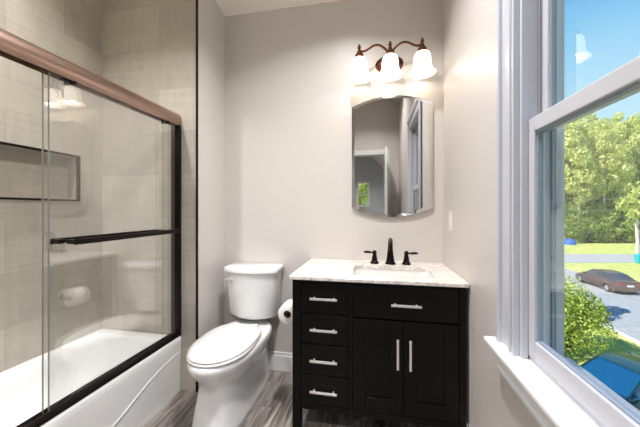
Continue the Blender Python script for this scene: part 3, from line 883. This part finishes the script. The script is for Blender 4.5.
# light switch on right wall
sw = thing('light_switch', (XR, 1.955, 1.20), 'white light switch plate on the wall right of the mirror', 'light switch')
b = MB(); b.box(XR - .006, XR - .0003, 1.918, 1.992, 1.135, 1.265); b.build('cover_plate', M['plate'], sw, 0.003)
b = MB(); b.box(XR - .010, XR - .005, 1.938, 1.972, 1.166, 1.234); b.build('rocker', M['plate'], sw, 0.002)

# added ceiling fill lights, unseen: three in the bathroom, one in the hall
for x, y, z, lab, pw in ((-0.25, 1.15, ceil_z(1.15), 'round white fill light added in the ceiling nearest the vanity', P_CEIL_FILL), (-0.15, -0.60, ceil_z(-0.60), 'round white fill light added in the ceiling nearest the doorway', P_CEIL_FILL),
                         (-1.64, 0.72, ceil_z(0.72), 'round white fill light added in the ceiling above the bathtub', P_TUB_FILL), (-0.60, YD - 1.9, 3.3, 'round white fill light added in the hall ceiling', P_HALL_FILL)):
    fl = thing('ceiling_fill_light', (x, y, z), lab, 'added fill light')
    b = MB(); b.lathe([(0.078, -.016), (0.100, -.014), (0.104, -.006), (0.104, .04), (0.078, .04), (0.078, -.016)], (x, y, z), 'Z', 32, False); b.build('trim_ring', M['trim'], fl)
    b = MB(); b.lathe([(0.0775, -.004), (0.0775, .02)], (x, y, z), 'Z', 32); b.build('lens', M['lens'], fl)
    al = bpy.data.lights.new('fill_light', 'AREA'); al.shape = 'DISK'; al.size = 0.15; al.energy = pw; al.color = (1.0, 0.98, 0.965); al.spread = R(110 if pw == P_TUB_FILL else 128)
    ao = bpy.data.objects.new('fill_light', al); COL.objects.link(ao); ao.location = (x, y, z - .045)

# ------------------------------------------------------------------ outdoors
GZ = -5.1
PSI = R(10.94)
def at(px, py, z=GZ):
    """ground point that the photograph shows at a pixel, found once while measuring the photo"""
    d = (CAM_Z - z) * 284.4 / (py - 209.5); lat = (px - 320) / 284.4 * d
    return Vector((lat * math.cos(PSI) - d * math.sin(PSI), lat * math.sin(PSI) + d * math.cos(PSI), z))
struct(MB().box(-60, 160, -60, 160, GZ - 0.5, GZ).build('ground', M['grass']))
struct(MB().box(12.4, 20.2, -40, 45, GZ - .3, GZ + 0.02).build('road', M['road']))
struct(MB().box(12.2, 12.4, -40, 45, GZ - .3, GZ + 0.10).build('kerb', M['kerb']))
b = MB(); F = Vector((-math.sin(PSI), math.cos(PSI), 0)); Rv = Vector((math.cos(PSI), math.sin(PSI), 0))
def strip(d0, d1, l0, l1, z0, z1):
    q = [F * d + Rv * l for d, l in ((d0, l0), (d0, l1), (d1, l1), (d1, l0))]
    b.add([(p.x, p.y, z) for z in (z0, z1) for p in q], [(3, 2, 1, 0), (4, 5, 6, 7), (0, 1, 5, 4), (1, 2, 6, 5), (2, 3, 7, 6), (3, 0, 4, 7)])
strip(34.0, 40.5, -20, 120, GZ - .3, GZ + .03)
struct(b.build('cross_road', M['road']))
# the house itself: storey below, gable bulk above
b = MB()
b.box(-7, XO, -10, 6, GZ - .2, -0.13)
b.box(-7, XO, YB + .16, 6, -0.13, 3.3); b.box(-7, -2.35, -10, YB + .16, -0.13, 3.3); b.box(1.65, 1.7, -10, -6.1, -0.13, 1.3)
b.add([(-7.3, -10.2, 3.3), (XO + .05, -10.2, 3.3), (XO + .05, 6.2, 3.3), (-7.3, 6.2, 3.3), (-3.3, -10.2, 6.6), (-3.3, 6.2, 6.6)], [(4, 1, 2, 5), (0, 4, 5, 3), (1, 4, 0), (2, 3, 5)])
struct(b.build('house_exterior', M['siding']))

# leafy plants
def leaf_cloud(rnd, clusters, n, size, mat_name, name, parent, flat=0.0):
    b = MB()
    tot = sum(c[3] ** 2 for c in clusters)
    for (cx, cy, cz, r, sz) in clusters:
        m = int(n * r * r / tot)
        for _ in range(m):
            while True:
                p = Vector((rnd.uniform(-1, 1), rnd.uniform(-1, 1), rnd.uniform(-1, 1)))
                if 0.25 < p.length < 1: break
            p = p.normalized() * (p.length ** 0.5)
            q = Vector((cx + p.x * r, cy + p.y * r, cz + p.z * r * sz))
            nrm = (p + Vector((rnd.gauss(0, .7), rnd.gauss(0, .7), rnd.gauss(0.3, .7)))).normalized()
            u = nrm.orthogonal().normalized(); v = nrm.cross(u)
            a = rnd.uniform(0, 6.28); u, v = u * math.cos(a) + v * math.sin(a), v * math.cos(a) - u * math.sin(a)
            s = size * rnd.uniform(.6, 1.3)
            b.add([q - u * s, q - v * s * .5, q + u * s, q + v * s * .5], [(0, 1, 2, 3)])
    return b.build(name, M[mat_name], parent)

def make_tree(seed, h, cr, leaf, bark, trunk_r, label, low=0.18, n=3200):
    rnd = random.Random(seed)
    t = thing('forest_tree', (0, 0, 0), label, 'tree', 'trees of the wood beyond the road')
    pts = [(rnd.gauss(0, .12) * i, rnd.gauss(0, .12) * i, h * .93 * i / 6) for i in range(7)]
    b = MB(); b.tube(pts, [trunk_r * (1 - .85 * i / 6) for i in range(7)], 9)
    for k in range(9):
        z = h * (low + (0.85 - low) * k / 9); a = k * 2.4; ln = cr * (.9 - .5 * k / 9)
        i = min(int(z / (h * .93) * 6), 5); px, py = pts[i][0], pts[i][1]
        b.tube([(px, py, z), (px + math.cos(a) * ln * .5, py + math.sin(a) * ln * .5, z + ln * .35), (px + math.cos(a) * ln, py + math.sin(a) * ln, z + ln * .8)], [trunk_r * .35, trunk_r * .2, trunk_r * .07], 6)
    b.build('trunk', M[bark], t)
    cl = []
    for k in range(22):
        f = k / 21; z = h * (low + (1 - low) * f)
        rad = cr * math.sin(math.pi * (0.18 + 0.8 * f)) ** .8
        a = k * 2.4 + rnd.random(); q = rnd.uniform(.2, .75) * rad
        cl.append((math.cos(a) * q, math.sin(a) * q, z - cr * .15, max(cr * .28, rad * rnd.uniform(.38, .55)), .8))
    leaf_cloud(rnd, cl, int(n * 2.0), 0.25, leaf, 'crown', t)
    return t

protos = [make_tree(1, 24, 4.6, 'leaf_a', 'bark', .26, 'x'), make_tree(2, 21, 3.4, 'leaf_b', 'birch', .22, 'x', .42, 2400), make_tree(3, 19, 4.4, 'leaf_c', 'bark', .24, 'x', .08),
          make_tree(4, 9, 3.2, 'leaf_c', 'bark', .10, 'x', .04, 2200)]
protos[3].name = 'understorey_tree'
TLAB = ['tall grey-barked tree in fresh green leaf in the wood beyond the road',
        'slender pale-trunked tree with yellow-green leaves in the wood beyond the road',
        'broad deep green tree in the wood beyond the road',
        'low bushy understorey tree along the front edge of the wood']
used = [False] * 4
rnd = random.Random(11)
spots = []
# (pixel column, distance, kind, scale)
front = [(562, 56, 3, .9), (573, 55, 3, .8), (586, 56, 3, .95), (599, 55.5, 3, .85), (612, 56, 3, 1.0), (624, 55, 3, .8), (636, 56, 3, .9), (650, 55, 3, .9),
         (556, 59, 0, .9), (566, 56, 1, 1.0), (577, 58, 0, .86), (581, 55.5, 1, .85), (602, 55.5, 1, .95), (618, 56, 1, .9), (587, 62, 1, 1.05), (596, 59, 1, .92), (606, 61, 2, 1.0), (614, 58, 0, .80), (623, 60, 2, .95), (632, 59, 1, .95), (642, 61, 0, .95), (655, 60, 2, 1.0),
         (561, 68, 2, 1.15), (575, 69, 0, 1.0), (590, 70, 2, 1.15), (603, 68, 0, .98), (617, 70, 1, 1.15), (629, 68, 0, .95), (645, 70, 2, 1.2),
         (680, 60, 0, .9), (700, 62, 1, 1.0), (725, 60, 2, 1.0), (760, 62, 0, .9), (668, 56, 3, .9), (690, 56, 3, 1.0), (715, 57, 3, .9), (742, 57, 3, 1.0), (785, 63, 2, 1.1), (815, 64, 0, 1.0), (850, 66, 2, 1.1), (890, 68, 0, 1.05), (740, 70, 2, 1.15), (535, 60, 2, 1.0), (515, 61, 0, 1.0), (495, 60, 1, 1.0), (470, 62, 2, 1.0), (440, 61, 0, 1.0)]
for px, d, k, s in front:
    lat = (px - 320) / 284.4 * d
    p = F * d + Rv * lat
    o = protos[k] if not used[k] else copy_tree(protos[k])
    used[k] = True
    o.location = (p.x, p.y, GZ - .05); o.rotation_euler = (0, 0, rnd.uniform(0, 6.28)); o.scale = (s, s, s * rnd.uniform(.92, 1.08) * (1.0 if k == 3 else 1.25))
    o['label'] = TLAB[k]
    o['group'] = ['grey-barked trees of the wood', 'pale-trunked trees of the wood', 'deep green trees of the wood', 'bushy trees at the front of the wood'][k]

o = copy_tree(protos[1]); o.location = (-1.7, -34, GZ); o.scale = (1.3, 1.3, .62)
o['label'] = 'tree seen in the mirror through the hall window'; del o['group']
for k, (x, y, sc, lab) in enumerate(((8.2, 18.6, .85, 'young tree on the lawn that shades the road behind the shrub'), (4.4, 13.2, .62, 'smaller young tree close to the house on the near lawn'))):
    o = copy_tree(protos[3]); o.name = 'lawn_tree'; o.location = (x, y, GZ); o.scale = (sc * .8, sc * .8, sc); o['label'] = lab; del o['group']
# pale-trunked roadside tree by the bin
p = at(637, 254)
rt = thing('birch_tree', (0, 0, 0), 'white-trunked birch on the far verge beside the teal bin', 'tree')
b = MB(); b.tube([(0, 0, 0), (.06, 0, 2), (0, .08, 4), (.1, 0, 6.5), (.05, 0, 9)], [.22, .19, .16, .11, .05], 10)
for k in range(6):
    a = k * 2.1; z = 4.2 + k * .7
    b.tube([(.03, .04, z), (math.cos(a) * .8, math.sin(a) * .8, z + .8), (math.cos(a) * 1.5, math.sin(a) * 1.5, z + 1.4)], [.06, .04, .015], 6)
b.build('trunk', M['birch'], rt)
leaf_cloud(random.Random(5), [(.9, 0, 6.4, 1.5, .8), (-.8, .5, 7.2, 1.4, .8), (0, -.8, 8.2, 1.5, .8), (0, .2, 9.4, 1.2, .9), (-.6, -.5, 5.8, 1.1, .7)], 900, .26, 'leaf_a', 'crown', rt)
rt.location = (p.x, p.y, GZ)

# big shrub on the lawn
p = at(566, 350)
sh = thing('garden_shrub', (0, 0, 0), 'large rounded yellow-green shrub on the near lawn', 'shrub')
rs = random.Random(9); b = MB()
for k in range(14):
    a = k * 2.4; r = .25 + .06 * k
    b.tube([(math.cos(a) * .08, math.sin(a) * .08, 0), (math.cos(a) * r * .5, math.sin(a) * r * .5, 1.0), (math.cos(a) * r * 1.1, math.sin(a) * r * 1.1, 2.2)], [.03, .022, .008], 6)
b.build('stems', M['bark'], sh)
leaf_cloud(rs, [(0, 0, 1.9, 1.25, .95), (.65, .2, 1.6, .85, .8), (-.8, .2, 1.5, 1.0, .9), (.2, -.8, 1.3, 1.0, .9), (0, .8, 1.3, 1.0, .9), (.1, .1, 2.7, .75, .9), (1.15, .1, 1.75, .6, .8), (-.5, -.7, .9, .8, .9), (.5, .6, 2.3, .6, .9), (.4,-.5,2.2,.7,.9)], 7000, .07, 'leaf_s', 'foliage', sh)
sh.location = (p.x, p.y, GZ)

# cars
def make_car(loc, yaw, paint, label, glass='car_glass', ln=4.75, wd=1.8, ht=1.42):
    """sedan, nose towards local +x"""
    t = thing('car', (0, 0, 0), label, 'car')
    hw = wd / 2
    def sec(x, hwid, z0, z1, k=0.10):
        return [(x, -hwid + k * .6, z0), (x, -hwid, z0 + k), (x, -hwid, z0 + (z1 - z0) * .55), (x, -hwid + .03, z1 - .10), (x, -hwid + .14, z1), (x, 0, z1 + .025),
                (x, hwid - .14, z1), (x, hwid - .03, z1 - .10), (x, hwid, z0 + (z1 - z0) * .55), (x, hwid, z0 + k), (x, hwid - k * .6, z0)]
    L = ln / 2
    b = MB()
    b.loft([sec(-L, hw * .80, .42, .86), sec(-L + .08, hw * .90, .28, .97), sec(-L + .35, hw * .97, .22, 1.00), sec(-L + .9, hw, .20, 0.97), sec(-.3, hw, .20, .93), sec(.7, hw, .20, .92), sec(1.3, hw * .99, .20, .86),
            sec(1.9, hw * .95, .22, .76), sec(L - .12, hw * .86, .26, .66), sec(L, hw * .70, .34, .56)])
    body = b.build('body', M[paint], t, angle=40)
    def gsec(x, hb, zb, ht_, zt):
        return [(x, -hb, zb), (x, -(hb + ht_) / 2 - .02, (zb + zt) / 2), (x, -ht_, zt), (x, 0, zt + .015), (x, ht_, zt), (x, (hb + ht_) / 2 + .02, (zb + zt) / 2), (x, hb, zb)]
    g = [(-L + .55, hw * .78, .97, hw * .70, .985), (-L + 1.25, hw * .88, .94, hw * .62, ht - .10), (-L + 1.6, hw * .90, .93, hw * .64, ht - .02), (-.1, hw * .91, .92, hw * .66, ht), (.35, hw * .91, .92, hw * .64, ht - .04), (1.25, hw * .84, .86, hw * .76, .885)]
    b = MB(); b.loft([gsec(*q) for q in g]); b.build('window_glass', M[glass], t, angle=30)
    b = MB()
    b.loft([[(x, -h_, z - .03), (x, -h_ + .02, z + .012), (x, 0, z + .03), (x, h_ - .02, z + .012), (x, h_, z - .03)] for x, h_, z in ((-L + 1.22, hw * .66, ht - .11), (-L + 1.6, hw * .68, ht - .02), (-.1, hw * .70, ht), (.37, hw * .68, ht - .045))], False, False)
    for s in (-1, 1):
        b.tube([(.37, s * hw * .67, ht - .05), (1.28, s * hw * .82, .88)], .032, 8)
        b.tube([(-L + 1.22, s * hw * .66, ht - .10), (-L + .5, s * hw * .78, .98)], .04, 8)
        b.tube([(-.35, s * hw * .70, ht - .02), (-.38, s * hw * .93, .93)], .035, 8)
    b.build('roof', M[paint], t, angle=40)
    for x in (-L + .92, L - .92):
        for s in (-1, 1):
            y = s * (hw - .10)
            b = MB(); b.lathe([(0.20, -.1), (0.31, -.1), (0.33, -.07), (0.33, .07), (0.31, .1), (0.20, .1)], (x, y, .33), 'Y', 24)
            wh = b.build('wheel', M['tyre'], t)
            b = MB(); b.lathe([(0.205, .0), (0.20, .012 * s), (0.12, .006 * s), (0.05, .018 * s), (0, .02 * s)], (x, y + s * .10, .33), 'Y', 20); b.build('hubcap', M['hub'], wh)
    for s in (-1, 1):
        b = MB(); b.box(-L - .006, -L + .25, s * hw * .62 - .16, s * hw * .62 + .16, .74, .88); b.build('tail_light', M['tail'], t, .01)
        b = MB(); b.box(L - .28, L - .08, s * hw * .62 - .15, s * hw * .62 + .15, .56, .66); b.build('head_light', M['hub'], t, .01)
        b = MB(); b.box(.78, .92, s * (hw + .06) - .09, s * (hw + .06) + .09, .93, 1.06); b.build('side_mirror', M[paint], t, .02)
    b = MB(); b.box(-L - .015, -L + .05, -.22, .22, .62, .76); b.build('licence_plate', M['pl_white'], t)
    t.location = loc; t.rotation_euler = (0, 0, yaw)
    return t
make_car((18.5, 27.3, GZ + .02), R(90), 'car_red', 'maroon sedan parked on the street beyond the shrub')
make_car((8.0, 10.9, GZ), R(180 + 24), 'car_teal', 'dark teal car parked below the window, with sky reflection painted into its glass', 'car_sky_glass')

# bin and tarpaulin-covered heap
p = at(639, 263.5)
bn = thing('wheeled_bin', (p.x, p.y, GZ + .03), 'teal wheeled bin standing by the far road', 'bin')
b = MB(); b.loft([rrect(p.x - .25, p.x + .25, p.y - .28, p.y + .28, .05, GZ + .05), rrect(p.x - .32, p.x + .32, p.y - .36, p.y + .36, .05, GZ + 1.0)], smooth=False); b.build('bin_body', M['teal'], bn)
b = MB(); b.loft([rrect(p.x - .35, p.x + .35, p.y - .39, p.y + .39, .06, GZ + 1.0), rrect(p.x - .34, p.x + .34, p.y - .38, p.y + .38, .06, GZ + 1.05), rrect(p.x - .25, p.x + .25, p.y - .3, p.y + .3, .06, GZ + 1.1)], smooth=False); b.build('bin_lid', M['teal'], bn)
p = at(569.5, 244.5)
b = MB(); b.lathe([(0.95, 0), (0.92, .35), (.85, .65), (.55, .95), (.2, 1.05), (0, 1.06)], (p.x, p.y, GZ), 'Z', 16)
tag(b.build('tarpaulin_cover', M['blue'], origin=(p.x, p.y, GZ)), 'blue tarpaulin-covered heap at the edge of the wood', 'tarpaulin')
# overhead cables along the far road
for zz, dd in ((4.3, 43.0), (2.6, 43.2)):
    b = MB(); q = []
    for i in range(13):
        l = 10 + i * 7; s = ((i - 6) / 6) ** 2
        pt = F * dd + Rv * l; q.append((pt.x, pt.y, zz - 1.5 + s * .9))
    b.tube(q, .02, 5)
    tag(b.build('overhead_cable', M['wire'], origin=q[0]), 'upper pale overhead cable before the wood' if zz > 4 else 'lower pale overhead cable before the wood', 'cable', 'overhead cables')
